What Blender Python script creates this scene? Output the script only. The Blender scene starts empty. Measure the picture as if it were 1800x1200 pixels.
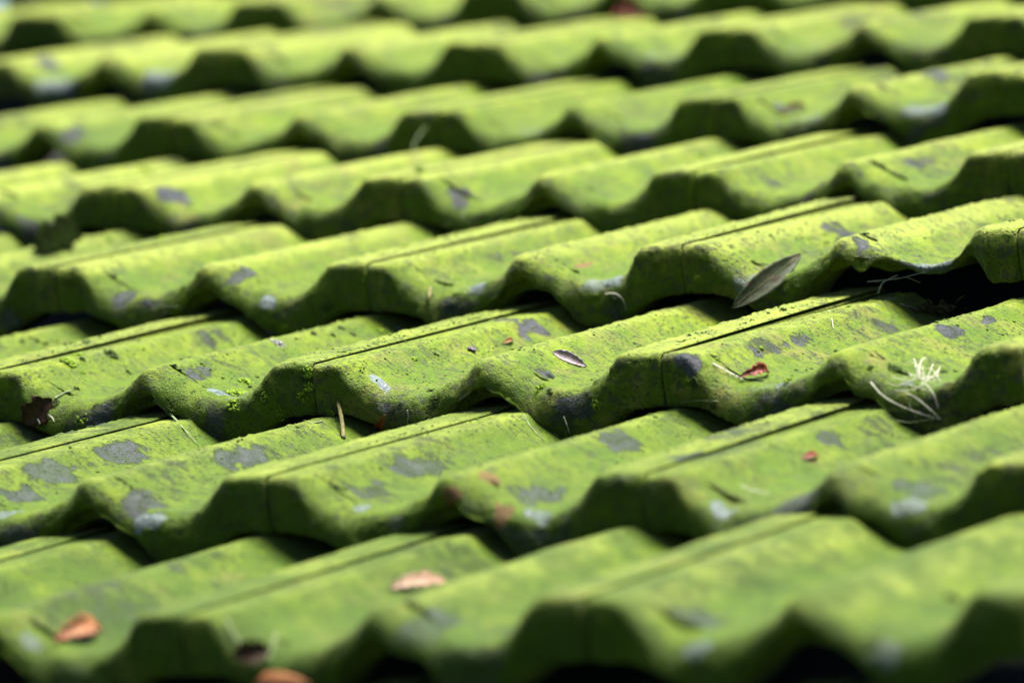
import bpy, math, random
import numpy as np
from mathutils import Vector, Matrix, Euler, noise as mn
scene = bpy.context.scene
R = math.radians
PITCH = R(20)
ROOF = Matrix.Translation((0, 0, 1.85)) @ Matrix.Rotation(PITCH, 4, 'X')   # roof frame: x along a course, y up the slope, z off the roof

# ---------------------------------------------------------------- camera
cam_d = bpy.data.cameras.new('camera'); cam = bpy.data.objects.new('camera', cam_d); scene.collection.objects.link(cam)
cr = Matrix(((0.87651132, 0.02234549, 0.48086233, 1.65860454),
             (0.46187135, 0.24246532, -0.85316202, -2.99829819),
             (-0.13565677, 0.9699027, 0.20220286, 0.88134317), (0, 0, 0, 1)))
cam.matrix_world = ROOF @ cr
cam_d.lens = 200; cam_d.sensor_width = 36; cam_d.clip_start = .05; cam_d.clip_end = 500
cam_d.dof.use_dof = True; cam_d.dof.focus_distance = 4.42; cam_d.dof.aperture_fstop = 4.2; cam_d.dof.aperture_blades = 8
scene.camera = cam
# ---------------------------------------------------------------- light
sun_roof = Vector((.17, .38, .84)).normalized()          # towards the sun, in the roof frame
sd = (ROOF.to_3x3() @ sun_roof).normalized()
w = bpy.data.worlds.new('World'); scene.world = w; w.use_nodes = True
nt = w.node_tree; bg = nt.nodes['Background']; sk = nt.nodes.new('ShaderNodeTexSky'); sk.sky_type = 'NISHITA'; sk.sun_disc = False
sk.sun_elevation = math.asin(sd.z); sk.sun_rotation = math.atan2(sd.x, sd.y); sk.air_density = .5; sk.dust_density = .3
nt.links.new(sk.outputs[0], bg.inputs[0]); bg.inputs[1].default_value = .05
sl = bpy.data.lights.new('sun', 'SUN'); sun = bpy.data.objects.new('sun', sl); scene.collection.objects.link(sun)
sl.energy = 5.0; sl.angle = R(42); sl.color = (1, .965, .88)
sun.rotation_euler = sd.to_track_quat('Z', 'Y').to_euler(); sun.location = (0, 0, 6)
scene.view_settings.view_transform = 'Standard'; scene.view_settings.look = 'None'
scene.view_settings.exposure = 2.6; scene.view_settings.gamma = 1; scene.view_settings.use_curve_mapping = False
scene.cycles.max_bounces = 6; scene.cycles.diffuse_bounces = 3

# ---------------------------------------------------------------- helpers
C = scene.collection
def tag(o, label=None, cat=None, group=None, kind=None):
    if label: o['label'] = label
    if cat: o['category'] = cat
    if group: o['group'] = group
    if kind: o['kind'] = kind
    return o
def mesh_np(name, V, F, mat, smooth=True):
    me = bpy.data.meshes.new(name); V = np.asarray(V, np.float32); F = np.asarray(F, np.int32)
    n = len(F); me.vertices.add(len(V)); me.vertices.foreach_set('co', V.ravel())
    me.loops.add(n*F.shape[1]); me.loops.foreach_set('vertex_index', F.ravel())
    me.polygons.add(n); me.polygons.foreach_set('loop_start', np.arange(0, n*F.shape[1], F.shape[1], dtype=np.int32))
    me.polygons.foreach_set('loop_total', np.full(n, F.shape[1], np.int32))
    me.polygons.foreach_set('use_smooth', np.full(n, smooth, bool)); me.update(calc_edges=True); me.validate()
    me.materials.append(mat); return me
def link(name, me, parent=None, mw=None):
    o = bpy.data.objects.new(name, me); C.objects.link(o)
    if mw is not None: o.matrix_world = mw
    if parent is not None: o.parent = parent
    return o
def _h(i, j, k, s):
    x = (i*374761393 + j*668265263 + k*2147483647 + s*1274126177) & 0xffffffff
    x = ((x ^ (x >> 13))*1274126177) & 0xffffffff; x = x ^ (x >> 16)
    x = (x*2246822519) & 0xffffffff; x ^= x >> 15
    return (x & 0xffffff)/float(0xffffff)
def vnoise(P, s=0):
    P = np.asarray(P, float)+1000; I = np.floor(P).astype(np.int64); f = P-I; f = f*f*(3-2*f); r = 0
    for a in (0, 1):
        wa = f[..., 0] if a else 1-f[..., 0]
        for b in (0, 1):
            wb = f[..., 1] if b else 1-f[..., 1]
            for c in (0, 1):
                wc = f[..., 2] if c else 1-f[..., 2]
                r = r+wa*wb*wc*_h(I[..., 0]+a, I[..., 1]+b, I[..., 2]+c, s)
    return r
def fbm(P, s=0, o=3):
    r = 0; a = .5; P = np.asarray(P, float); t = 0
    for i in range(o): r = r+a*vnoise(P*2.03**i+i*17.3, s+i); t += a; a *= .55
    return r/t
def sstep(a, b, x):
    t = np.clip((x-a)/(b-a), 0, 1); return t*t*(3-2*t)

# ---------------------------------------------------------------- materials
class NT:
    def __init__(s, name):
        s.m = bpy.data.materials.new(name); s.m.use_nodes = True; s.t = s.m.node_tree; s.b = s.t.nodes['Principled BSDF']
    def n(s, typ, **kw):
        nd = s.t.nodes.new(typ)
        for k, v in kw.items():
            if isinstance(k, str) and hasattr(nd, k): setattr(nd, k, v)
        return nd
    def l(s, a, b): s.t.links.new(a, b)
    def noise(s, co, scale, detail=3, rough=.6, dist=0):
        nd = s.n('ShaderNodeTexNoise'); s.l(co, nd.inputs['Vector']); nd.inputs['Scale'].default_value = scale
        nd.inputs['Detail'].default_value = detail; nd.inputs['Roughness'].default_value = rough; nd.inputs['Distortion'].default_value = dist
        return nd.outputs['Fac']
    def ramp(s, v, a, b, lo=0., hi=1.):
        nd = s.n('ShaderNodeMapRange'); nd.interpolation_type = 'SMOOTHSTEP'; s.l(v, nd.inputs[0])
        for i, x in zip((1, 2, 3, 4), (a, b, lo, hi)): nd.inputs[i].default_value = x
        return nd.outputs[0]
    def mix(s, f, a, b):
        nd = s.n('ShaderNodeMix'); nd.data_type = 'RGBA'
        for sock, v in ((nd.inputs[0], f), (nd.inputs[6], a), (nd.inputs[7], b)):
            if hasattr(v, 'is_linked'): s.l(v, sock)
            elif isinstance(v, tuple): sock.default_value = (*v, 1)
            else: sock.default_value = v
        return nd.outputs[2]
    def math(s, op, a, b=0., clamp=False):
        nd = s.n('ShaderNodeMath'); nd.operation = op; nd.use_clamp = clamp
        for sock, v in ((nd.inputs[0], a), (nd.inputs[1], b)):
            if hasattr(v, 'is_linked'): s.l(v, sock)
            else: sock.default_value = v
        return nd.outputs[0]

def tile_material():
    t = NT('mossy_concrete')
    tc = t.n('ShaderNodeTexCoord').outputs['Object']; oin = t.n('ShaderNodeObjectInfo'); oi = oin.outputs['Random']; ocs = t.n('ShaderNodeSeparateColor'); t.l(oin.outputs['Color'], ocs.inputs[0]); row_shade = ocs.outputs[0]
    sc = t.n('ShaderNodeVectorMath'); sc.operation = 'MULTIPLY_ADD'
    cx = t.n('ShaderNodeCombineXYZ')
    for i, k in enumerate((7., 13., 5.)): t.l(t.math('MULTIPLY', oi, k), cx.inputs[i])
    t.l(tc, sc.inputs[0]); sc.inputs[1].default_value = (1, .75, 1); t.l(cx.outputs[0], sc.inputs[2]); co = sc.outputs[0]
    at = t.n('ShaderNodeAttribute'); at.attribute_name = 'patch'; sp = t.n('ShaderNodeSeparateColor'); t.l(at.outputs['Color'], sp.inputs[0])
    bare_a, worn_sheen_a, red_a = sp.outputs[0], sp.outputs[1], sp.outputs[2]
    sv = t.n('ShaderNodeVectorMath'); sv.operation = 'MULTIPLY'; t.l(co, sv.inputs[0]); sv.inputs[1].default_value = (.55, 1.5, 1); st_ = sv.outputs[0]
    big = t.noise(co, 16, 4, .6, .4); mid = t.noise(co, 70, 5, .65); fine = t.noise(co, 330, 4, .7); grain = t.noise(co, 900, 2, .6)
    moss = t.mix(t.ramp(big, .36, .58), (0.046, 0.082, 0.0013), (0.086, 0.120, 0.0028))
    moss = t.mix(t.ramp(mid, .46, .66, 0, .6), moss, (0.0252, 0.0504, 0.0017))
    yel = t.ramp(t.noise(co, 38, 3), .55, .75, 0, .5)
    moss = t.mix(yel, moss, (0.1232, 0.1372, 0.0100))
    moss = t.mix(t.ramp(fine, .54, .68, 0, .7), moss, (0.0168, 0.0252, 0.0028))
    fr = t.math('ADD', t.math('MULTIPLY', at.outputs['Alpha'], .30), t.noise(co, 48, 5, .7)); moss = t.mix(t.ramp(fr, .60, .80, 0, .75), moss, t.mix(t.ramp(mid, .4, .6), (0.0112, 0.0157, 0.0022), (0.0235, 0.0392, 0.0022)))  # sparser moss on front faces, darkened further to deepen their shade
    moss = t.mix(t.ramp(grain, .54, .72, 0, .5), moss, (0.20, 0.235, 0.026))
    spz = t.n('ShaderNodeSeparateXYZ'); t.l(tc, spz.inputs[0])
    crest_glare = t.ramp(t.math('ADD', spz.outputs[2], t.math('MULTIPLY', t.noise(co, 55, 4, .65), .014)), .026, .035, 0, .75)
    moss = t.mix(crest_glare, moss, (.160, .188, .030))  # grazing glare on the rib tops, painted as a paler moss colour
    trough_tone = t.ramp(t.math('SUBTRACT', t.noise(co, 40, 5, .7), t.math('MULTIPLY', spz.outputs[2], 9.)), .30, .48, 0, .5)
    moss = t.mix(trough_tone, moss, (.034, .066, .002))  # darker green towards the trough floors, broken up by noise
    dry = t.math('MULTIPLY', t.ramp(t.noise(co, 30, 5, .7), .50, .66), t.ramp(t.math('FRACT', t.math('MULTIPLY', oi, 31.)), .3, .8, .1, .65)); moss = t.mix(dry, moss, (.105, .098, .022))
    moss = t.mix(t.ramp(t.noise(co, 650, 3, .8), .54, .66, 0, .6), moss, (.020, .034, .003))
    s2 = t.n('ShaderNodeVectorMath'); s2.operation = 'MULTIPLY'; t.l(co, s2.inputs[0]); s2.inputs[1].default_value = (90, 330, 120)
    strk = t.ramp(t.math('ADD', t.noise(s2.outputs[0], 1, 3, .6), t.math('MULTIPLY', t.noise(co, 26, 3), .35)), .70, .83)
    moss = t.mix(t.math('MULTIPLY', strk, .75), moss, (0.0252, 0.0291, 0.0168))
    # bare concrete where the moss has come off
    conc = t.mix(t.ramp(mid, .4, .65), (0.009, 0.011, 0.015), (0.034, 0.032, 0.050))
    conc = t.mix(t.ramp(grain, .5, .7, 0, .6), conc, (0.062, 0.058, 0.084))
    br = t.math('ADD', t.noise(st_, 60, 6, .75), t.math('MULTIPLY', bare_a, .33))
    br = t.math('ADD', br, t.math('MULTIPLY', t.noise(st_, 380, 4, .75), .58))
    bmask = t.ramp(br, .965, 1.09, 0, .95)
    wr = t.math('ADD', t.math('MULTIPLY', worn_sheen_a, .85), t.math('MULTIPLY', t.noise(co, 90, 4, .6), .5))
    wmask = t.ramp(wr, .62, .95, 0, .92)
    rr = t.math('ADD', t.math('MULTIPLY', red_a, .6), t.noise(co, 120, 4, .7)); rmask = t.ramp(rr, .86, .98, 0, .75)
    col = t.mix(bmask, moss, conc)
    rim = t.math('MULTIPLY', t.ramp(br, .86, 1.0), t.ramp(br, 1.0, 1.12, 1, 0)); col = t.mix(t.math('MULTIPLY', rim, t.ramp(t.noise(co, 130, 4, .7), .38, .60, .15, .9)), col, (.022, .026, .010))
    col = t.mix(wmask, col, t.mix(t.ramp(mid, .35, .65), (0.0252, 0.0392, 0.0504), (0.0784, 0.1008, 0.1176)))  # worn lip concrete, with bluish sky reflection painted into its tint
    col = t.mix(rmask, col, (0.112, 0.0336, 0.028))
    col = t.mix(t.math('MULTIPLY', row_shade, t.ramp(t.noise(co, 22, 5, .65), .36, .62, .42, .95)), col, (.020, .040, .002))  # weaker light on the nearer rows, painted as a darker green
    # dark crumbs and pin holes
    vo = t.n('ShaderNodeTexVoronoi'); t.l(co, vo.inputs['Vector']); vo.inputs['Scale'].default_value = 260; vo.inputs['Randomness'].default_value = 1
    dots = t.math('MULTIPLY', t.ramp(vo.outputs['Distance'], .20, .36, 1, 0), t.ramp(t.noise(co, 45, 3), .42, .56))
    col = t.mix(t.math('MULTIPLY', dots, .85), col, (0.0196, 0.028, 0.0067))
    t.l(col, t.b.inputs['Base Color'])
    ro = t.math('SUBTRACT', .55, t.math('MULTIPLY', t.math('MAXIMUM', bmask, wmask), .15)); t.l(ro, t.b.inputs['Roughness'])
    t.l(t.math('ADD', .07, t.math('MULTIPLY', wmask, .2)), t.b.inputs['Specular IOR Level']); t.b.inputs['Sheen Weight'].default_value = .12; t.b.inputs['Sheen Roughness'].default_value = .18; t.b.inputs['Sheen Tint'].default_value = (.9, 1, .5, 1)
    hgt = t.math('ADD', t.math('MULTIPLY', mid, .0006), t.math('MULTIPLY', fine, .0015)); hgt = t.math('ADD', hgt, t.math('MULTIPLY', grain, .0012))
    hgt = t.math('SUBTRACT', hgt, t.math('MULTIPLY', bmask, .0007)); hgt = t.math('SUBTRACT', hgt, t.math('MULTIPLY', dots, .0008))
    bp = t.n('ShaderNodeBump'); bp.inputs['Distance'].default_value = 1.; bp.inputs['Strength'].default_value = 1
    t.l(hgt, bp.inputs['Height']); t.l(bp.outputs[0], t.b.inputs['Normal'])
    return t.m
def simple(name, c1, c2, scale=60, rough=.7, c3=None, bump=.0004, k=.5):
    c1 = tuple(x*k for x in c1); c2 = tuple(x*k for x in c2); c3 = c3 and tuple(x*k for x in c3)
    t = NT(name); co = t.n('ShaderNodeTexCoord').outputs['Object']; n1 = t.noise(co, scale, 4, .65)
    col = t.mix(t.ramp(n1, .35, .65), c1, c2)
    if c3: col = t.mix(t.ramp(t.noise(co, scale*2.7, 3), .55, .68), col, c3)
    t.l(col, t.b.inputs['Base Color']); t.b.inputs['Roughness'].default_value = rough; t.b.inputs['Specular IOR Level'].default_value = .18
    bp = t.n('ShaderNodeBump'); bp.inputs['Distance'].default_value = bump; t.l(t.noise(co, scale*3, 3), bp.inputs['Height']); t.l(bp.outputs[0], t.b.inputs['Normal'])
    return t.m
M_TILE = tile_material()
M_DECK = simple('dark_underlay', (.012, .012, .011), (.022, .02, .018), 20, .95)
M_GROUND = simple('ground_grass', (.03, .06, .012), (.06, .09, .02), 3, .95)
M_CUSH = simple('moss_cushion', (.10, .20, .01), (.26, .38, .02), 300, .95, (.04, .08, .01), .001)
M_CRUMB = simple('moss_crumb', (.05, .09, .012), (.14, .22, .015), 200, .95, (.03, .03, .015), .001)

# ---------------------------------------------------------------- setting
bpy_me = mesh_np('ground', [(-200, -200, 0), (200, -200, 0), (200, 200, 0), (-200, 200, 0)], [(0, 1, 2, 3)], M_GROUND, False)
tag(link('ground', bpy_me), kind='structure')
def boxmesh(name, x0, x1, y0, y1, z0, z1, mat):
    V = [(x, y, z) for z in (z0, z1) for y in (y0, y1) for x in (x0, x1)]
    return mesh_np(name, V, [(0, 2, 3, 1), (4, 5, 7, 6), (0, 1, 5, 4), (1, 3, 7, 5), (3, 2, 6, 7), (2, 0, 4, 6)], mat, False)
tag(link('roof_deck', boxmesh('roof_deck', -2.4, .75, -.40, 3.3, -.175, -.138, M_DECK), mw=ROOF), kind='structure')

# ---------------------------------------------------------------- the roof tiles
TW, GA, TILT = .30, .345, R(7.1)
def spline(xs, ys, sm=.0017):
    g = np.arange(-.04, .345, .0005); y = np.interp(g, xs, ys)
    k = np.arange(-5*sm, 5*sm+1e-9, .0005); kw = np.exp(-.5*(k/sm)**2); kw /= kw.sum()
    yp = np.pad(y, len(k)//2, mode='edge'); y = np.convolve(yp, kw, 'valid')[:len(g)]
    return lambda u: np.interp(u, g, y)
mm = .001
TOP = spline(np.array([-40, 0, 27, 42, 58, 78, 94, 106, 117, 127, 134, 141, 156, 168, 184, 204, 216, 228, 240, 251, 258, 264, 300, 340])*mm,
             np.array([27, 28, 28, 16, 6.5, 2.5, 2.5, 5.5, 10, 14, 20, 27.5, 28, 21, 11, 3.5, 2, 2.5, 7, 17, 25.5, 29.5, 30, 30])*mm)
BOT = spline(np.array([-40, 25, 50, 72, 100, 113, 126, 150, 172, 186, 200, 232, 256, 270, 340])*mm,
             np.array([-12, -13, -21, -35, -35, -19, 1, 8, 3, -15, -35, -35, -22, -13, -12])*mm, .005)
MID = lambda u: sstep(.100, .128, u)*(1-sstep(.176, .200, u))      # the arch under the middle roll
# how far the photographed tiles sit from the ideal grid: (course, place) -> (du, dw left, dw right) in mm
L = {0: [(0, -46, -19), (1, -20, -27)], 1: [(-1, 10, 8), (0, 17, 14), (1, 6, 3)], 2: [(-1, -2, 8), (0, 4, 10), (1, 1, 14)], 3: [(-2, -16, -15), (-1, 5, 8), (0, 0, -14), (1, -10, -13)],
     4: [(-2, -18, -7), (-1, -8, 0), (0, -15, 10), (1, -12, -2)], 5: [(-2, -13, -3), (-1, -9, 6), (0, -4, 10), (1, -4, -10)], 6: [(-2, 12, -24), (-1, 20, 0), (0, 6, -1), (1, -1, 1)]}
J = {0: [(-1, -8, 13), (0, 7, -19)], 1: [(-1, 28, 12), (0, 36, 15)], 2: [(-1, 0, 17), (0, 13, 10)], 3: [(-2, -4, -1), (-1, 14, 5), (0, 10, -1), (1, 10, -14)],
     4: [(-2, -7, -5), (-1, -4, 0), (0, -4, 10), (1, 0, 1)], 5: [(-2, -11, -5), (-1, -1, 12), (0, 1, 11), (1, -7, -9)], 6: [(-2, 2, -16), (-1, 22, 3), (0, 5, 0), (1, -5, 4)]}
REFK = {-1: 0, 0: 0, 1: 0, 2: 0, 3: 0, 4: 0, 5: 0, 6: 0, 7: 0}
def k_of(c, j):      # place j (0 = the joint nearest the picture's middle) -> lattice index along the course
    return j+{-1: 0, 0: 0, 1: 0, 2: 0, 3: 0, 4: 0, 5: 0, 6: 0, 7: 0, 8: 0}[c]
# lattice x of joint j in course c
def ux(c, j):
    base = {0: 0., 1: -.5, 2: -1., 3: -1.5, 4: -2., 5: -2.5, 6: -3.}.get(c)
    if base is None: base = -.5*c
    return (base+j)*TW
TILES = {}
def build_tile(c, j, res, rnd, broken=False):
    PX = {0: 2800, 1: 2550, 2: 2330, 3: 2130, 4: 1970, 5: 1830, 6: 1710}.get(c, 2000)
    jl = dict((a, (b, d)) for a, b, d in J.get(c, [])); ll = dict((a, (b, d)) for a, b, d in L.get(c, []))
    def joint_off(q):
        ks = set(jl) | set(ll)
        if ks and q not in ks: q = min(ks, key=lambda z: abs(z-q))
        v_ = [x for x in (jl.get(q), ll.get(q)) if x is not None]
        if not v_: return None
        return sum(x[0] for x in v_)/len(v_)/PX/.877, -sum(x[1] for x in v_)/len(v_)/PX/.97
    l, r = joint_off(j), joint_off(j+1)
    if l is None and r is None: l = r = (0, 0)
    l = l or r; r = r or l
    du = np.clip(l[0], -.008, .010); dur = np.clip(r[0], -.008, .010)-du; wl = np.clip(l[1], -.009, .009); wr = np.clip(r[1], -.009, .009)
    seed = rnd.randint(0, 9999)
    # --- u samples, finer where edges are
    us = np.unique(np.concatenate([np.arange(-.028, -.001, .006), [-.0006, 0.0, .0004, .0010, .0018, .0028, .004], np.arange(.005, .2915, res), [.2942, .2962, .2972, .2981, .2987, .2991]]).round(6))
    nu = len(us)
    back = .405; vt = np.arange(back, .024, -res)
    nt_ = 14; nf = 12
    h = TOP(us); b = BOT(us)
    # rounded long edges at the joints
    e0 = np.clip(us, 0, .002)/.002; h = h-np.where(us >= 0, .0013*(1-np.sqrt(1-(1-e0)**2)), .0032)
    e1 = np.clip((.2991-us)/.0022, 0, 1); h = h-.0014*(1-np.sqrt(np.clip(1-(1-e1)**2, 0, 1)))
    joint = np.maximum(1-sstep(.022, .040, us), sstep(.250, .266, us)); a = .0145*(1-joint)+.0075*joint; rr = .0155*(1-joint)+.008*joint
    cham = sstep(.016, .034, us)*(1-sstep(.060, .085, us))+sstep(.146, .160, us)*(1-sstep(.185, .205, us)); a = a+.017*cham; rr = rr+.009*cham
    jit = 1+1.0*(fbm(np.stack([us*38, us*0+c*3.1, us*0+j*1.7], 1), 77, 3)-.5)*2*.55; a = a*jit; rr = rr*jit
    if broken:
        b = b+.007*sstep(.095, .12, us)*(1-sstep(.2, .25, us)); br = sstep(.160, .185, us)*(1-sstep(.246, .276, us)); b = b*(1-br)+(h-.007)*br
        rr = rr*(1-br)+.003*br; a = a*(1-br)+.004*br
    v0 = np.where(us < 0, .004, 0.)
    v0 = v0+.0030*(fbm(np.stack([us*45, us*0+c, us*0+j], 1), 3, 3)-.5)*2
    v0 = v0+.0030*(1-np.sqrt(np.clip(1-(1-np.clip(us/.004, 0, 1))**2, 0, 1)))*(us >= 0)+.0030*(1-np.sqrt(np.clip(1-(1-np.clip((.2991-us)/.004, 0, 1))**2, 0, 1)))
    if broken: v0 = v0+br*(.006+.012*(fbm(np.stack([us*70, us*0, us*0], 1), 9, 3)))
    rows = []
    for v in vt: rows.append((np.full(nu, v)+v0*((back-v)/back), h))
    for i in range(nt_+1):
        th = (math.pi/2)*i/nt_; s_, c_ = math.sin(th), math.cos(th)
        rows.append((v0+a*(1-s_**.92)+0*us, h-rr*(1-c_**.85)))
    rb = np.minimum(.004, (h-rr-b)*.3)
    for i in range(1, nf+1):
        f = i/nf; rows.append((v0+.0035*f*f, (h-rr)*(1-f)+(b+rb)*f))
    for i in range(1, 6):
        th = (math.pi/2)*i/5; rows.append((v0+.0035+rb*(1-math.cos(th)), b+rb*(1-math.sin(th))))
    bi = b-MID(us)*.009; rows.append((v0+.012, b)); rows.append((v0+.0135, bi)); rows.append((v0+.045, bi)); inner = h-np.where(us > .256, .0035, .011)
    rows.append((v0+.055, np.maximum(inner, bi))); rows.append((np.full(nu, back), inner))
    P = np.stack([np.stack([us, rv, rw], 1) for rv, rw in rows], 0)       # rows x nu x 3
    nr = len(rows)
    # --- uneven casting and moss relief, pushed along the normal
    Tu = np.gradient(P, axis=1); Tv = np.gradient(P, axis=0); N = np.cross(Tu, Tv); N /= np.linalg.norm(N, axis=2, keepdims=True)+1e-12
    if N[5, nu//2, 2] < 0: N = -N
    Q = P*np.array([1, .8, 1])+seed*.37
    d = (fbm(Q*18, 1, 2)-.5)*.0022+(fbm(Q*130, 5, 3)-.5)*.0009
    nosew = sstep(.05, .0, P[..., 1])
    d += nosew*((fbm(Q*42, 11, 3)-.5)*.0046+(fbm(Q*170, 15, 2)-.5)*.0016)
    m2 = fbm(Q*240, 21, 2); d += np.clip(m2-.62, 0, 1)*.005*(res < .0022)
    wgt = np.ones((nr, nu)); wgt[-5:] = 0; wgt *= (us > -.0003)*1.
    edge = np.minimum(np.clip(us/.006, .15, 1), np.clip((.2991-us)/.006, .15, 1)); wgt = wgt*edge
    P = P+N*(d*wgt)[..., None]
    # sag / twist
    lo_, hi_ = {-1: (.95, 1), 0: (.85, 1), 1: (.4, .65), 2: (.05, .3), 3: (.05, .3)}.get(c, (0, .12)); row_shade = rnd.uniform(lo_, hi_)+(.25 if (c, j) in ((2, -3), (1, -3), (5, -3), (3, -3)) else 0)  # painted dimness per row, strongest in the nearest rows
    LIFT = {(2, -1): .0042, (3, -1): .0045, (3, -2): .0025, (2, -2): .0015, (2, -3): .004, (1, -1): .003, (4, -1): .003}.get((c, j), rnd.uniform(0, .0015))
    P[..., 2] += LIFT*np.clip(P[..., 1]/.30, 0, 1)*np.clip(us/.2991, 0, 1)[None, :]
    P[..., 2] += (wl+(wr-wl)*us/.2991)[None, :]*1.0
    P[..., 0] += dur*np.clip(us/.2991, 0, 1)[None, :]
    Vv = P.reshape(-1, 3)
    ii = np.arange(nr*nu).reshape(nr, nu)
    F = np.stack([ii[:-1, :-1], ii[:-1, 1:], ii[1:, 1:], ii[1:, :-1]], -1).reshape(-1, 4)[:, ::-1]
    F2 = np.stack([ii[-1, :-1], ii[-1, 1:], ii[0, 1:], ii[0, :-1]], -1)[:, ::-1]
    # side walls
    capL, capR = [], []
    k0 = len(vt)
    me_F = np.concatenate([F, F2])
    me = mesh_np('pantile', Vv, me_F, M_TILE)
    # end caps as n-gons would self-overlap: close with strips between the top rows and the bottom rows
    tw = rnd.uniform(-.5, .5)
    mw = ROOF @ Matrix.Translation((ux(c, j)+du, c*GA-.003, -.0295-(.014 if c == -1 else 0))) @ Matrix.Rotation(-TILT, 4, 'X') @ Matrix.Rotation(R(rnd.uniform(-.1, .1)), 4, 'Z')
    o = link('pantile', me, mw=mw); o.color = (row_shade, 0, 0, 1)
    # --- masks
    U_, V_ = P[..., 0], P[..., 1]
    tr = sstep(.013, .005, TOP(us))[None, :]
    strength = rnd.choice([0, 0, .3, .55, .75])
    worn = tr*sstep(.024, .010, V_)*(1 if True else 0)*strength
    worn *= sstep(-.020, .004, P[..., 2])*sstep(.25, .5, fbm(Q*22, 31, 2))
    bare = .45*sstep(.45, .7, fbm(P*np.array([24, 9, 24])+seed*.11, 41, 3))*sstep(.02, .05, V_)*rnd.uniform(.3, 1.)
    bare = np.maximum(bare*(2.1 if c < 2 else 1.35), tr*sstep(.5, .9, -N[..., 1])*sstep(.42, .62, fbm(Q*26, 61, 2))*.8)
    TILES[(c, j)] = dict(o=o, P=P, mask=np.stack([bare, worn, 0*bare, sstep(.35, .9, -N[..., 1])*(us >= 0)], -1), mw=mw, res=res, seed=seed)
    return o
rng = random.Random(7)
RES = {-1: .004, 0: .0028, 1: .0019, 2: .0014, 3: .0016, 4: .0024, 5: .003, 6: .0035, 7: .004, 8: .005}
SPAN = {-1: (-2, 0), 0: (-3, 0), 1: (-3, 0), 2: (-3, 0), 3: (-3, 1), 4: (-3, 1), 5: (-3, 1), 6: (-3, 1), 7: (-4, 1), 8: (-5, 1)}
for c in range(-1, 9):
    for j in range(SPAN[c][0], SPAN[c][1]+1):
        build_tile(c, j, RES[c], rng, broken=(c == 3 and j == 0))
bpy.context.view_layer.update()

# ---------------------------------------------------------------- where a thing of the photograph lies on the roof
DG = bpy.context.evaluated_depsgraph_get()
CM = cam.matrix_world.copy(); FPX = 200/36*1800
def ray(px, py):
    d = (CM.to_3x3() @ Vector(((px-900)/FPX, -(py-600)/FPX, -1))).normalized()
    return CM.translation, d
TOBJ = {t['o'].name: k for k, t in TILES.items()}
def hit(px, py):
    o, d = ray(px, py); ok, loc, nrm, idx, ob, _ = scene.ray_cast(DG, o, d)
    if not ok: raise RuntimeError('no hit %s %s' % (px, py))
    if nrm.dot(d) > 0: nrm = -nrm
    return loc, nrm, TOBJ.get(ob.name)
def at_depth(px, py, ref):
    """point seen at a pixel, as far off as the point ref"""
    o, d = ray(px, py); fw = CM.to_3x3() @ Vector((0, 0, -1)); return o+d*((ref-o).dot(fw)/d.dot(fw))

# bare, worn and reddened patches: (channel, px, py, half length along the slope in mm, half width in mm, strength)
PATCH = [(0, 1213, 632, 14, 13, 1.3), (0, 1405, 598, 24, 10, 1.2), (0, 1340, 610, 26, 12, .8), (0, 1120, 548, 20, 9, 0), (0, 935, 577, 26, 14, 1.2), (0, 890, 560, 16, 8, .7),
         (0, 1670, 580, 22, 9, 1.1), (0, 1560, 575, 24, 16, .8), (0, 1740, 562, 16, 4, 1.3), (0, 430, 805, 40, 14, 1.25), (0, 215, 800, 36, 16, 1.2), (0, 100, 830, 40, 20, 1.25),
         (0, 250, 885, 26, 16, 1.2), (0, 490, 825, 22, 12, 0), (0, 740, 820, 42, 16, 1.1), (0, 750, 1100, 45, 16, 1.3), (0, 1210, 800, 30, 10, 1.0), (0, 1090, 775, 30, 14, 1.1),
         (0, 1400, 880, 30, 22, 1.0), (0, 1620, 860, 34, 18, 1.2), (0, 1240, 1090, 30, 18, 1.0), (0, 425, 483, 22, 9, 1.3), (0, 300, 345, 34, 18, 1.2), (0, 220, 520, 18, 14, 1.1),
         (0, 810, 345, 24, 14, 1.0), (0, 1480, 410, 22, 16, 1.0), (0, 350, 655, 22, 8, 1.0), (0, 370, 595, 30, 12, .7), (0, 20, 570, 24, 12, 1.3), (0, 1610, 285, 30, 8, .9),
         (0, 1640, 130, 20, 10, 1.3), (0, 1380, 190, 14, 10, 1.3), (0, 90, 115, 22, 12, 1.6), (0, 130, 235, 22, 14, 1.2), (0, 950, 870, 34, 18, 1.1), (0, 1515, 430, 9, 10, 1.0),
         (0, 650, 860, 26, 10, .9), (0, 1460, 770, 20, 10, .9), (0, 40, 870, 26, 14, 1.0), (0, 700, 575, 14, 6, .8), (0, 960, 660, 16, 8, .9),
         (2, 855, 838, 12, 9, 1.2), (2, 890, 895, 10, 12, 1.1), (2, 800, 885, 8, 7, .9), (2, 1425, 808, 8, 5, .9), (2, 1028, 466, 22, 3, .9), (2, 945, 460, 10, 3, .6),
         (1, 385, 690, 9, 16, 1.1), (1, 670, 672, 8, 14, .9), (1, 200, 520, 8, 12, .5), (1, 470, 530, 8, 12, .9), (1, 1600, 885, 8, 18, 1.2), (1, 640, 890, 8, 14, .9),
         (1, 950, 905, 8, 16, 1.1), (1, 270, 912, 8, 16, 1.0), (1, 1230, 1135, 8, 14, 1.2), (1, 1560, 1150, 8, 14, 1.1), (1, 20, 900, 8, 14, 1.0), (1, 1300, 500, 8, 10, .6),
         (1, 60, 1130, 8, 18, .8), (1, 1265, 895, 8, 14, .9), (1, 800, 345, 8, 8, .5), (1, 40, 385, 10, 12, .5)]
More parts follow.
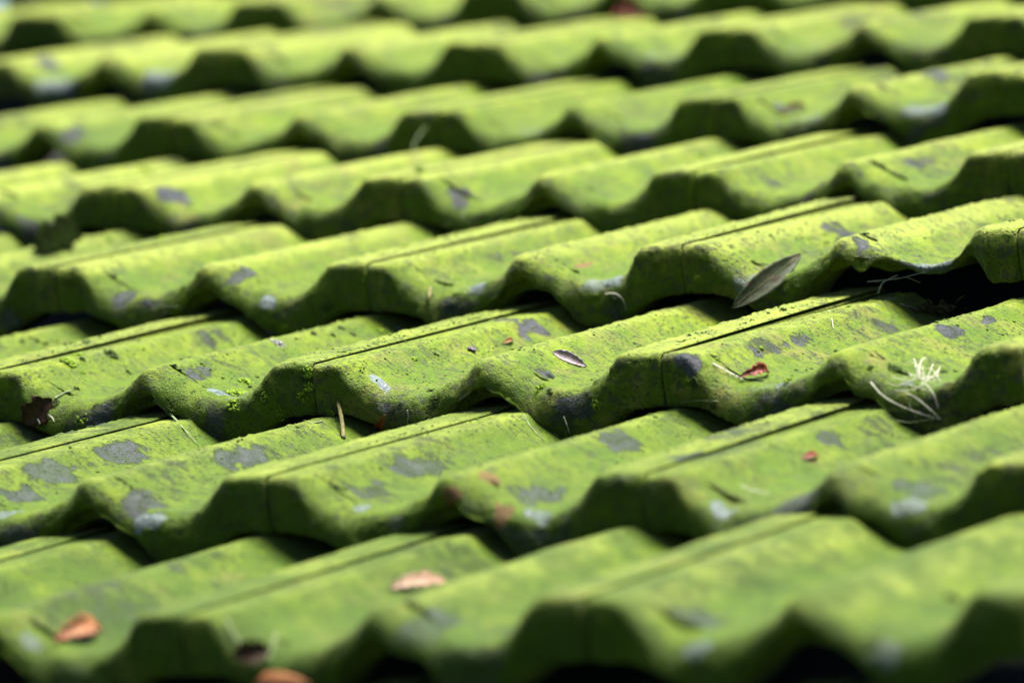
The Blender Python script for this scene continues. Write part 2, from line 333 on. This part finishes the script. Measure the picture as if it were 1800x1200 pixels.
for ch, px, py, la, wa, st in PATCH:
    if st == 0: continue
    loc, nrm, key = hit(px, py)
    if key is None: continue
    T = TILES[key]; q = T['mw'].inverted() @ loc; D = T['P']-np.array(q)
    rr = np.sqrt((D[..., 0]/(wa*mm*.85))**2+(D[..., 1]/(la*mm*.8))**2+(D[..., 2]/(14*mm))**2)+(fbm(T['P']*90+7, 51, 3)-.5)*1.9
    k = sstep(1.25, .75, rr)*st; T['mask'][..., ch] = np.maximum(T['mask'][..., ch], k)
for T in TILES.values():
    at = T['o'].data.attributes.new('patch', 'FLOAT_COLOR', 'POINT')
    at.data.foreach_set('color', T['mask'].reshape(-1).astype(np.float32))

# ---------------------------------------------------------------- small growths that belong to a tile
ICO = None
def ico():
    global ICO
    if ICO is None:
        import bmesh
        bm = bmesh.new(); bmesh.ops.create_icosphere(bm, subdivisions=1, radius=1)
        ICO = (np.array([v.co[:] for v in bm.verts]), np.array([[v.index for v in f.verts] for f in bm.faces])); bm.free()
    return ICO
def blobs(name, cs, rs, mat, squash=.8, rnd=None):
    v, f = ico(); Vs, Fs = [], []
    for i, (c_, r_) in enumerate(zip(cs, rs)):
        k = 1+.35*(np.array([rnd.random() for _ in range(len(v))])-.5)*2
        Vs.append(np.array(c_)+v*r_*k[:, None]*np.array([rnd.uniform(.8, 1.3), rnd.uniform(.8, 1.3), squash])); Fs.append(f+i*len(v))
    return mesh_np(name, np.concatenate(Vs), np.concatenate(Fs), mat)
VT = {}
def top_point(T, u, v):
    P = T['P']; k = int(np.argmin((P[0, :, 0]-u)**2)); n = int(P.shape[0]*.8); col = P[:n, k]; r = int(np.argmin((col[:, 1]-v)**2)); return col[r]
r2 = random.Random(11)
for key, n in {(2, -3): 150, (2, -2): 230, (2, -1): 120, (2, 0): 60, (3, -2): 110, (3, -1): 60, (3, 0): 120, (1, -2): 60, (1, -1): 80, (1, 0): 60, (4, -2): 60, (4, -1): 50, (3, -3): 60}.items():
    T = TILES[key]; cs, rs = [], []
    cl = [(r2.uniform(.01, .29), r2.uniform(.02, .33)) for _ in range(9)]
    for _ in range(n//2):
        p = top_point(T, r2.uniform(.291, .2965), r2.uniform(.0, .33)); q = .35+.9*r2.random()**2; cs.append(p+np.array([0, 0, q*.0002])); rs.append(q*.001)
    n *= 3
    while len(cs) < n:
        if r2.random() < .6:
            a_ = r2.choice(cl); u, v = r2.gauss(a_[0], .014), r2.gauss(a_[1], .02)
        else: u, v = r2.uniform(.002, .295), r2.uniform(.012, .34)
        if not (.002 < u < .296 and .01 < v < .345): continue
        p = top_point(T, u, v); q = .3+1.3*r2.random()**3.5; cs.append(p+np.array([0, 0, q*.0003])); rs.append(q*.001)
    o = link('moss_crumbs', blobs('moss_crumbs', cs, rs, M_CRUMB, .8, r2), parent=T['o']); o['kind'] = 'stuff'
def cushion(px, py, rad, n, mat=None, label=None, name='moss_cushion', big=1.):
    loc, nrm, key = hit(px, py)
    if key is None: return
    T = TILES[key]; inv = T['mw'].inverted(); q = inv @ loc; nn = (inv.to_3x3() @ nrm).normalized(); cs, rs = [], []
    t1 = nn.orthogonal().normalized(); t2 = nn.cross(t1)
    for i in range(n):
        rr_ = rad*mm*r2.random()**.6; an = r2.uniform(0, 6.283); hgt = (1-(rr_/(rad*mm))**2)*rad*mm*.28
        cs.append(np.array(q+t1*rr_*math.cos(an)+t2*rr_*math.sin(an)+nn*hgt*r2.uniform(.4, 1))); rs.append(mm*r2.uniform(.7, 1.7)*big)
    o = link(name, blobs(name, cs, rs, mat or M_CUSH, 1, r2), parent=T['o'])
    if label: o['label'] = label
for a_ in [(418, 692, 9, 90), (432, 672, 6, 40), (412, 712, 6, 40), (541, 655, 5, 30), (543, 680, 4, 20), (120, 637, 7, 50), (135, 625, 5, 25), (305, 572, 4, 20), (668, 582, 3, 14),
           (100, 600, 3, 12), (500, 575, 3, 12), (740, 303, 7, 30), (712, 432, 4, 16), (285, 420, 5, 18), (100, 440, 5, 20), (255, 300, 7, 30), (1790, 98, 9, 40), (1232, 275, 4, 16), (190, 420, 5, 20)]: cushion(*a_)
M_DARKM = simple('old_moss', (.02, .035, .006), (.05, .09, .01), 200, .95, None, .001)
for a_ in [(195, 622, 7, 40), (65, 600, 3.5, 14), (80, 604, 3, 12), (152, 602, 3, 12), (40, 600, 3, 10), (145, 632, 3, 10), (620, 588, 3, 10), (1520, 412, 3, 8), (600, 578, 3, 10), (550, 586, 3, 10), (585, 590, 2.5, 8), (1675, 1052, 6, 20)]: cushion(*a_, mat=M_DARKM)
r5 = random.Random(9)
for _ in range(46):
    x_ = r5.uniform(10, 560) if r5.random() < .55 else r5.uniform(560, 1780); y_ = r5.uniform(500, 720)-(.05*(x_-600))
    cushion(x_, y_, r5.uniform(1.2, 4.0), r5.randint(5, 16), mat=M_DARKM if r5.random() < .65 else M_CUSH, big=r5.uniform(.5, .8))
for _ in range(26):
    x_ = r5.uniform(10, 1780); y_ = r5.choice((700, 720, 735, 530, 545, 690))-.04*(x_-700)+r5.uniform(-12, 12)
    cushion(x_, y_, r5.uniform(3.0, 7.0), r5.randint(25, 60), mat=M_CUSH if r5.random() < .4 else M_DARKM, big=r5.uniform(.45, .7))
M_PALE = simple('pale_crust', (.20, .20, .22), (.62, .60, .56), 350, .8, (.10, .10, .12), .001)
cushion(488, 604, 7, 60, M_PALE, 'pale grey crust with white rim', 'lichen_patch', .6)
cushion(700, 577, 3, 14, M_PALE, 'small pale grey crust', 'lichen_patch', .5)
cushion(212, 580, 2.2, 8, M_PALE, 'tiny white speck', 'lichen_patch', .5)

# ---------------------------------------------------------------- loose leaves, straws, twigs lying on the tiles
def catmull(P, n):
    P = [P[0]*2-P[1]]+list(P)+[P[-1]*2-P[-2]]; out = []
    for i in range(1, len(P)-2):
        for k in range(n):
            t = k/n; a, b, c_, d = P[i-1:i+3]
            out.append(.5*((2*b)+(c_-a)*t+(2*a-5*b+4*c_-d)*t*t+(3*b-a-3*c_+d)*t**3))
    out.append(P[-2]); return out
def tube(name, P, r0, r1, mat, sides=6, flat=1.):
    V, F = [], []
    for i, p in enumerate(P):
        d = (P[min(i+1, len(P)-1)]-P[max(i-1, 0)]).normalized(); a = d.cross(Vector((.3, -.5, .8))).normalized(); b = d.cross(a)
        r = r0+(r1-r0)*i/(len(P)-1)
        for k in range(sides):
            th = 2*math.pi*k/sides; V.append(p+a*r*math.cos(th)+b*r*flat*math.sin(th))
    for i in range(len(P)-1):
        for k in range(sides): F.append((i*sides+k, i*sides+(k+1) % sides, (i+1)*sides+(k+1) % sides, (i+1)*sides+k))
    n = len(V); V += [P[0], P[-1]]; m = (len(P)-1)*sides
    for k in range(sides): F.append((n, (k+1) % sides, k, k)); F.append((n+1, m+k, m+(k+1) % sides, m+(k+1) % sides))
    F4 = [f for f in F if f[2] != f[3]]; F3 = [f[:3] for f in F if f[2] == f[3]]
    me = bpy.data.meshes.new(name); me.from_pydata([tuple(v) for v in V], [], F4+F3); me.materials.append(mat)
    for p_ in me.polygons: p_.use_smooth = True
    me.update(); return me
def path(px, lift=.002, d0=None, d1=None, ref=None):
    """surface points under the two end pixels, the rest of the straw spans between them"""
    o, _ = ray(900, 600); fw = CM.to_3x3() @ Vector((0, 0, -1))
    def dep(p): return (hit(*p)[0]-o).dot(fw)
    a = dep(px[0])-lift-(d0 or 0); b = dep(px[-1])-lift-(d1 or 0); mn_ = min(a, b)
    if ref: a = b = dep(ref)-.002
    P = []
    for i, p in enumerate(px):
        t = i/(len(px)-1); z = a+(b-a)*t; z = min(z, dep(p)-lift); d = ray(*p)[1]; P.append(o+d*(z/d.dot(fw)))
    return P
M_STRAW = simple('dry_straw', (.36, .35, .25), (.52, .51, .42), 200, .6, k=.6)
M_STRAWG = simple('greenish_straw', (.10, .14, .05), (.22, .28, .12), 150, .6)
M_TWIG = simple('brown_stem', (.10, .09, .025), (.22, .20, .06), 150, .8)
M_HAIR = simple('dark_hair_grass', (.10, .12, .06), (.22, .26, .14), 150, .7)
STR = [('dry_grass', [(594, 705), (600, 735), (604, 770)], 1.5, 1.9, M_TWIG, 'thick olive brown grass stem standing below the joint of two tiles'),
 ('grass_wisp', [(757, 505), (752, 530), (742, 562)], 1.6, .8, M_TWIG, 'dull olive grass blade hanging over a tile front in the middle of the photo'),
 ('straw', [(716, 720), (717, 732), (716, 746)], .5, .4, M_STRAWG, 'tiny upright straw in the dark gap right of the thick olive stem'),
 ('straw', [(1063, 516), (1082, 516), (1096, 528), (1101, 547)], .5, .35, M_STRAW, 'thin pale hooked straw below the pink marked trough'),
 ('straw', [(1525, 495), (1575, 490), (1626, 478)], .6, .4, M_STRAW, 'long pale straw across the top of the black hole at the right'),
 ('straw', [(1543, 516), (1552, 497), (1578, 483)], .5, .5, M_STRAW, 'short curved straw crossing the long one at the black hole'),
 ('straw', [(1563, 524), (1590, 536), (1613, 541)], .6, .35, M_STRAW, 'bright straight straw low in the black hole, pointing at the brown debris'),
 ('straw', [(1594, 487), (1618, 497)], .35, .3, M_STRAW, 'very short pale straw forking off the long one at the black hole'),
 ('straw', [(920, 728), (935, 752), (956, 773)], .5, .35, M_STRAWG, 'thin bent straw below the front edge left of two upright ones'),
 ('straw', [(991, 732), (996, 745), (1001, 760)], .5, .4, M_STRAW, 'short pale straw standing in the gap right of the thin bent straw'),
 ('grass_wisp', [(272, 703), (300, 728), (322, 752), (347, 780)], 1.7, .3, M_STRAWG, 'green grass blade tapering down to a pale tip, lower left of the centre'),
 ('straw', [(1457, 545), (1462, 560), (1465, 578)], .3, .25, M_STRAW, 'fine pale hair of straw lying on the moss above the oval bare spot'),
 ('straw', [(1253, 638), (1280, 653), (1310, 668)], .7, .5, M_STRAW, 'pale straw lying against the red brown leaf scrap'),
 ('straw', [(1198, 707), (1230, 704), (1263, 705)], .5, .3, M_STRAWG, 'faint greenish straw flat on the tile front below the red brown scrap'),
 ('straw', [(1228, 726), (1250, 735), (1272, 745)], .5, .3, M_STRAWG, 'faint greenish straw lowest on the tile front below the red brown scrap'),
 ('straw', [(1389, 686), (1383, 698), (1378, 712)], .4, .3, M_STRAWG, 'faint upright straw right of the red brown scrap'),
 ('straw', [(66, 736), (69, 741), (70, 745)], .6, .4, M_STRAW, 'tiny white straw tip beside the dark brown leaf, the left one'),
 ('straw', [(85, 729), (92, 734), (95, 741)], .6, .4, M_STRAW, 'tiny white straw tip beside the dark brown leaf, the right one'),
 ('straw', [(248, 552), (275, 540), (310, 538), (352, 552)], .35, .3, M_HAIR, 'fine dark arching hair of grass in the gap at the left'),
 ('straw', [(749, 222), (734, 242), (727, 262), (740, 292)], .5, .35, M_STRAWG, 'blurred bent greenish straw hanging at a far joint'),
 ('straw', [(816, 365), (812, 385), (808, 402)], .6, .5, M_STRAWG, 'blurred upright straw before a far trough'),
 ('grass_wisp', [(395, 1072), (402, 1098), (422, 1128), (448, 1146)], .9, .8, M_STRAWG, 'blurred pale curved blade at the bottom, left of a shorter one'),
 ('grass_wisp', [(487, 1112), (480, 1132), (470, 1160)], .9, .8, M_STRAWG, 'short blurred pale blade at the bottom, right of the curved one'),
 ('straw', [(1302, 852), (1325, 862), (1352, 866)], .5, .4, M_STRAW, 'blurred pale straw lying in a trough of the lower right'),
 ('straw', [(540, 742), (556, 742), (568, 739)], .8, .6, M_STRAWG, 'short bright green straw lying flat at the foot of the mossy joint'),
 ('grass_wisp', [(95, 700), (112, 690), (128, 685)], .8, .5, M_HAIR, 'dark curled grass blade arching above the dark brown leaf')]
for nm, px, a_, b_, mat, lab in STR:
    o = link(nm, tube(nm, catmull(path(px, ref=(1440, 474) if 'black hole' in lab else None), 6), a_*mm, b_*mm, mat, 6, .5)); tag(o, lab, 'grass' if 'grass' in nm else 'straw', 'loose straws and grass on the roof')
# the tuft of dry straw in a trough
base = hit(1628, 668)[0]
tuft = bpy.data.objects.new('straw_tuft', None); C.objects.link(tuft); tuft.location = base; tuft.empty_display_size = .02
tag(tuft, 'tangled tuft of bleached straw lying in the right hand trough, strands hanging down', 'straw tuft')
TS = [[(1530, 671), (1552, 695), (1590, 716), (1650, 737)], [(1592, 690), (1612, 700), (1638, 722), (1655, 738)], [(1568, 663), (1600, 668), (1642, 660)], [(1606, 630), (1616, 650), (1622, 668)],
      [(1615, 668), (1617, 640), (1626, 629), (1633, 636), (1628, 648), (1618, 640)], [(1640, 640), (1634, 655), (1628, 672)], [(1650, 650), (1636, 664), (1618, 676)], [(1572, 686), (1605, 684), (1645, 668)],
      [(1588, 664), (1606, 660), (1640, 672)], [(1625, 672), (1640, 690), (1650, 718)], [(1600, 700), (1600, 715), (1612, 735)], [(1618, 676), (1606, 690), (1596, 712)], [(1575, 738), (1600, 742), (1640, 736)],
      [(1652, 644), (1648, 660), (1655, 672)], [(1612, 650), (1630, 662), (1650, 668)], [(1582, 672), (1612, 680), (1634, 688)], [(1608, 640), (1612, 656), (1604, 668)], [(1620, 645), (1624, 660), (1620, 680)],
      [(1630, 646), (1642, 652), (1646, 662)], [(1596, 656), (1622, 664), (1650, 660)]]
r4 = random.Random(21)
for _ in range(3):
    x0, y0 = r4.uniform(1575, 1650), r4.uniform(645, 690); an = r4.uniform(-.9, .9)+(math.pi if r4.random() < .5 else 0); ln = r4.uniform(22, 60)
    TS.append([(x0, y0), (x0+ln*.5*math.cos(an), y0+ln*.35*math.sin(an)+r4.uniform(-6, 6)), (x0+ln*math.cos(an), y0+ln*.7*math.sin(an))])
for i, px in enumerate(TS):
    P = catmull(path(px, .003+.0012*(i % 5)), 6); P = [p-base for p in P]
    link('stalk', tube('stalk', P, (.6 if i in (0, 4) else .36)*mm, .16*mm, M_STRAW if (i not in (10, 11, 12)) else M_STRAWG, 6, .6), parent=tuft)

def leaf_mesh(name, A, B, W, N, mat, cup=.25, bend=.1, twist=0., shape=1., n=22, m=9, rag=.0, seed=0):
    X = B-A; ln = X.length; X.normalize(); N = (N-X*N.dot(X)).normalized(); Y = N.cross(X)
    V = []; rr_ = random.Random(seed)
    rg = [rr_.uniform(-1, 1) for _ in range(n+2)]
    for side in (0, 1):
        for i in range(n+1):
            t = i/n; wd = W*max(.02, math.sin(math.pi*min(1, max(0, t**shape)))**.75)*.5
            for k in range(m):
                s_ = (k/(m-1)*2-1); an = twist*(t-.5)
                ww = wd*(1+rag*rg[i]*(1 if s_ > 0 else -1)*abs(s_))
                y = s_*ww; z = cup*W*(s_*s_)*(wd/(W*.5)) + bend*ln*4*t*(1-t)+.02*W*math.sin(t*40+s_*7)+.04*W*mn.noise(Vector((t*6, s_*3, seed)))
                y, z = y*math.cos(an)-z*math.sin(an), y*math.sin(an)+z*math.cos(an)
                V.append(A+X*(t*ln)+Y*y+N*(z-side*.0004))
    F = []; o2 = (n+1)*m
    for i in range(n):
        for k in range(m-1):
            a = i*m+k; F.append((a, a+m, a+m+1, a+1)); F.append((o2+a, o2+a+1, o2+a+m+1, o2+a+m))
        F.append((i*m, o2+i*m, o2+i*m+m, i*m+m)); a = i*m+m-1; F.append((a, a+m, o2+a+m, o2+a))
    for k in range(m-1):
        F.append((k, k+1, o2+k+1, o2+k)); a = n*m+k; F.append((a, o2+a, o2+a+1, a+1))
    me = mesh_np(name, np.array([v[:] for v in V]), np.array(F), mat); return me
def camN(p): return (CM.translation-p).normalized()
def leaf(name, pa, pb, W, mat, label, cat='leaf', lift=.0025, push=.75, mixn=.5, midrib=None, stem=None, **kw):
    la, na, _ = hit(*pa); lb, nb, _ = hit(*pb)
    ex = 0; A0, B0 = path([pa, pb], lift); o_, _ = ray(900, 600); fw = CM.to_3x3() @ Vector((0, 0, -1))
    for t in (.15, .3, .45, .6, .75, .9):
        q = (pa[0]+(pb[0]-pa[0])*t, pa[1]+(pb[1]-pa[1])*t); ex = max(ex, (A0.lerp(B0, t)-o_).dot(fw)-(hit(*q)[0]-o_).dot(fw)+.001)
    P = path([pa, pb], lift+ex*push); N = ((na+nb).normalized()*mixn+camN(la)*(1-mixn)).normalized()
    mid = (P[0]+P[1])/2; root = link(name, leaf_mesh(name, P[0]-mid, P[1]-mid, W*mm, N, mat, **kw)); root.location = mid
    tag(root, label, cat)
    if midrib:
        X = P[1]-P[0]; b_ = kw.get('bend', .1)*X.length; NN = (N-X*(N.dot(X)/X.length_squared)).normalized()
        pts = [P[0]-mid+X*t+NN*(b_*4*t*(1-t)+.0003) for t in [i/10 for i in range(11)]]
        link('midrib', tube('midrib', pts, .35*mm, .2*mm, midrib), parent=root)
    if stem: link('stem', tube('stem', [p-mid for p in catmull(path(stem, lift), 5)], .6*mm, .4*mm, M_TWIG), parent=root)
    return root
M_L1 = simple('fading_leaf', (.030, .045, .014), (.06, .066, .030), 70, .7, (.055, .022, .014))
M_L2 = simple('curled_leaf', (.20, .15, .15), (.40, .33, .36), 200, .55, (.26, .06, .03))
M_RED = simple('red_leaf', (.13, .018, .010), (.22, .04, .02), 150, .5, (.04, .01, .006))
M_DKL = simple('dark_wet_leaf', (.035, .018, .012), (.075, .04, .022), 100, .4, (.02, .015, .01))
M_DGL = simple('dark_green_leaf', (.007, .012, .004), (.016, .026, .006), 100, .9, k=.3)
M_ORG = simple('orange_leaf', (.19, .055, .014), (.27, .11, .035), 90, .7, (.09, .03, .010))
M_DGL.node_tree.nodes['Principled BSDF'].inputs['Specular IOR Level'].default_value = 0.; M_DKL.node_tree.nodes['Principled BSDF'].inputs['Specular IOR Level'].default_value = .05
M_PNK = simple('faded_leaf', (.20, .11, .07), (.30, .18, .11), 120, .6)
leaf('dead_leaf', (1287, 541), (1409, 446), 19, M_L1, 'long pointed green brown leaf leaning against a tile front, red at its upper tip', midrib=M_TWIG, mixn=.0, cup=.16, bend=.07, shape=.9, lift=.011, push=1.)
leaf('dead_leaf', (972, 618), (1032, 644), 9, M_L2, 'small curled greyish leaf with red rim lying on a sunny rib near the middle', mixn=.35, cup=.22, bend=.04, shape=.8, lift=.004, push=.3)
leaf('dead_leaf', (1297, 664), (1350, 655), 8, M_RED, 'bent red brown leaf scrap in a trough beside the oval bare spot', mixn=.3, cup=.5, bend=.18, rag=.5, seed=3, lift=.004)
leaf('dead_leaf', (40, 742), (92, 700), 22, M_DKL, 'dark brown wet leaf in the shade of the left trough', mixn=.2, cup=.2, rag=.3, seed=4)
leaf('dead_leaf', (62, 440), (132, 404), 30, M_DGL, 'dark green broad leaf piece standing at the left, left of a second one', mixn=.1, cup=.1, rag=.4, seed=5, lift=.004, shape=.6)
leaf('dead_leaf', (108, 424), (186, 408), 20, M_DGL, 'dark pointed leaf piece at the left, right of the broad one', mixn=.1, cup=.3, rag=.2, seed=6, lift=.008)
leaf('dead_leaf', (94, 1126), (176, 1100), 15, M_ORG, 'blurred orange leaf lying in the lower left corner', mixn=.5, cup=.3, rag=.7, seed=7, bend=.12, lift=.004)
leaf('dead_leaf', (436, 1208), (548, 1204), 18, M_ORG, 'blurred orange brown leaf cut off by the bottom edge', mixn=.2, cup=-.2, bend=.1, lift=.012, seed=8)
leaf('dead_leaf', (682, 1034), (785, 1022), 11, M_PNK, 'blurred faded pinkish leaf on a foreground rib', mixn=.5, cup=.15, rag=.4, seed=9, lift=.003)
leaf('dead_leaf', (1078, 20), (1140, 34), 17, M_RED, 'blurred red leaf on a far rib near the top edge', mixn=.4, cup=.3, bend=.15, seed=10, lift=.014, rag=.3)
leaf('dead_leaf', (1368, 200), (1418, 190), 7, M_DKL, 'blurred dark red leaf scrap in a far trough at the right', mixn=.5, cup=.4, rag=.5, seed=11)
leaf('dead_leaf', (884, 603), (902, 598), 4, M_ORG, 'tiny orange leaf bit beside the bare patch near the middle', mixn=.5, cup=.4, seed=12)
leaf('dead_leaf', (668, 752), (676, 730), 7, M_RED, 'small dark red leaf standing in the shaded gap below the middle', mixn=.1, cup=.3, seed=13)
leaf('dead_leaf', (408, 1152), (478, 1142), 16, M_DKL, 'blurred brown leaf litter at the foot of the pale blades', mixn=.3, cup=.3, rag=.5, seed=14, lift=.006)
leaf('dead_leaf', (1408, 806), (1438, 800), 5, M_RED, 'blurred red leaf bit on the rib at the lower right', mixn=.5, cup=.3, seed=15)
# empty snail shell
M_SHELL = simple('snail_shell', (.05, .04, .06), (.14, .11, .13), 300, .35)
def snail(px, py, rad):
    loc, nrm, _ = hit(px, py); n = 70; P = []
    t1 = nrm.orthogonal().normalized(); t2 = nrm.cross(t1); V, F = [], []; sd_ = 8
    for i in range(n):
        t = i/(n-1); an = t*2.6*2*math.pi; r = rad*mm*(.12+.88*t)*.62; tr_ = rad*mm*(.08+.34*t)
        c0 = nrm*(rad*mm*(.75-.45*t)); d = t1*math.cos(an)+t2*math.sin(an)
        for k in range(sd_):
            th = 2*math.pi*k/sd_; V.append((c0+d*(r+tr_*math.cos(th))+nrm*tr_*math.sin(th))[:])
    for i in range(n-1):
        for k in range(sd_): F.append((i*sd_+k, i*sd_+(k+1) % sd_, (i+1)*sd_+(k+1) % sd_, (i+1)*sd_+k))
    o = link('snail_shell', mesh_np('snail_shell', V, F, M_SHELL)); o.location = loc; tag(o, 'small dark coiled snail shell resting on a mossy tile beside a rib', 'snail shell')
snail(829, 617, 4.2)
# clump of brown debris in the hole at the right
loc, nrm, key = hit(1622, 548); r3 = random.Random(5)
deb = bpy.data.objects.new('debris_clump', None); C.objects.link(deb); deb.location = loc
tag(deb, 'brown clump of dead moss and twigs in the black hole at the right', 'debris')
cs = [(r3.gauss(0, .012), r3.gauss(0, .010), r3.uniform(-.002, .006)) for _ in range(150)]
M_DEB = simple('dead_moss', (.035, .026, .012), (.10, .075, .035), 250, .95, None, .001)
link('dead_moss', blobs('dead_moss', cs, [r3.uniform(.8, 2.2)*mm for _ in cs], M_DEB, .8, r3), parent=deb)
for i in range(26):
    p = Vector((r3.gauss(0, .012), r3.gauss(0, .010), r3.uniform(.002, .008))); d = Vector((r3.uniform(-1, 1), r3.uniform(-1, 1), r3.uniform(-.2, .5))).normalized()*r3.uniform(.005, .013)
    link('twig', tube('twig', catmull([p, p+d*.5+Vector((0, 0, .001)), p+d], 3), .35*mm, .2*mm, M_TWIG), parent=deb)

# ---------------------------------------------------------------- what each tile is called
FEAT = {(2, -1): 'a curled leaf and snail shell', (2, 0): 'an oval grey bare spot', (3, 0): 'a broken front over black hole', (3, -1): 'pink scratches in its trough',
        (2, -2): 'moss cushions and a pale crust', (3, -2): 'grey blotch and worn trough with bluish sky reflection', (1, -1): 'reddish stains around its middle rib', (1, -2): 'large violet grey bare patches',
        (1, 0): 'a pale worn right trough', (0, -1): 'grass blades and a violet blotch', (0, -2): 'an orange leaf lying on it', (5, -3): 'pale brownish blotches', (6, -3): 'a lavender blotch'}
ORD = ['first', 'second', 'third', 'fourth', 'fifth', 'sixth', 'seventh', 'eighth', 'ninth', 'tenth']
def seen_x(T):
    P = T['P'][::3, ::3].reshape(-1, 3); P = P[P[:, 1] < .30]; n = 0; inv = CM.inverted(); tot = []
    for p in P[::5]:
        q = inv @ (T['mw'] @ Vector(p)); x = 900+FPX*q.x/-q.z; y = 600-FPX*q.y/-q.z
        if 4 < x < 1796 and 4 < y < 1196: tot.append(x)
    return len(tot)/max(1, len(P)/5)
vis = {k: seen_x(T) for k, T in TILES.items()}
for c in sorted({k[0] for k in TILES}):
    row = [k for k in sorted(TILES) if k[0] == c and vis[k] > .012]
    rn = 'row along the bottom edge' if c == -1 else ('row along the top edge' if c == 8 else ORD[c]+' full row up')
    for k in sorted(TILES):
        if k[0] != c: continue
        o = TILES[k]['o']
        if k not in row: lab = 'mossy roof tile just outside the '+('left' if k[1] < -1 else 'right')+' of the picture, '+rn
        else:
            i = row.index(k); pos = 'leftmost' if i == 0 else ('rightmost' if i == len(row)-1 else ORD[i]+' from left')
            lab = ('mossy tile with '+FEAT[k] if k in FEAT else 'green mossy concrete roof tile')+', '+pos+', '+rn
        tag(o, lab, 'pantile', 'interlocking tiles laid in staggered rows')
        if len(lab.split()) > 16: print('LABEL', len(lab.split()), lab)
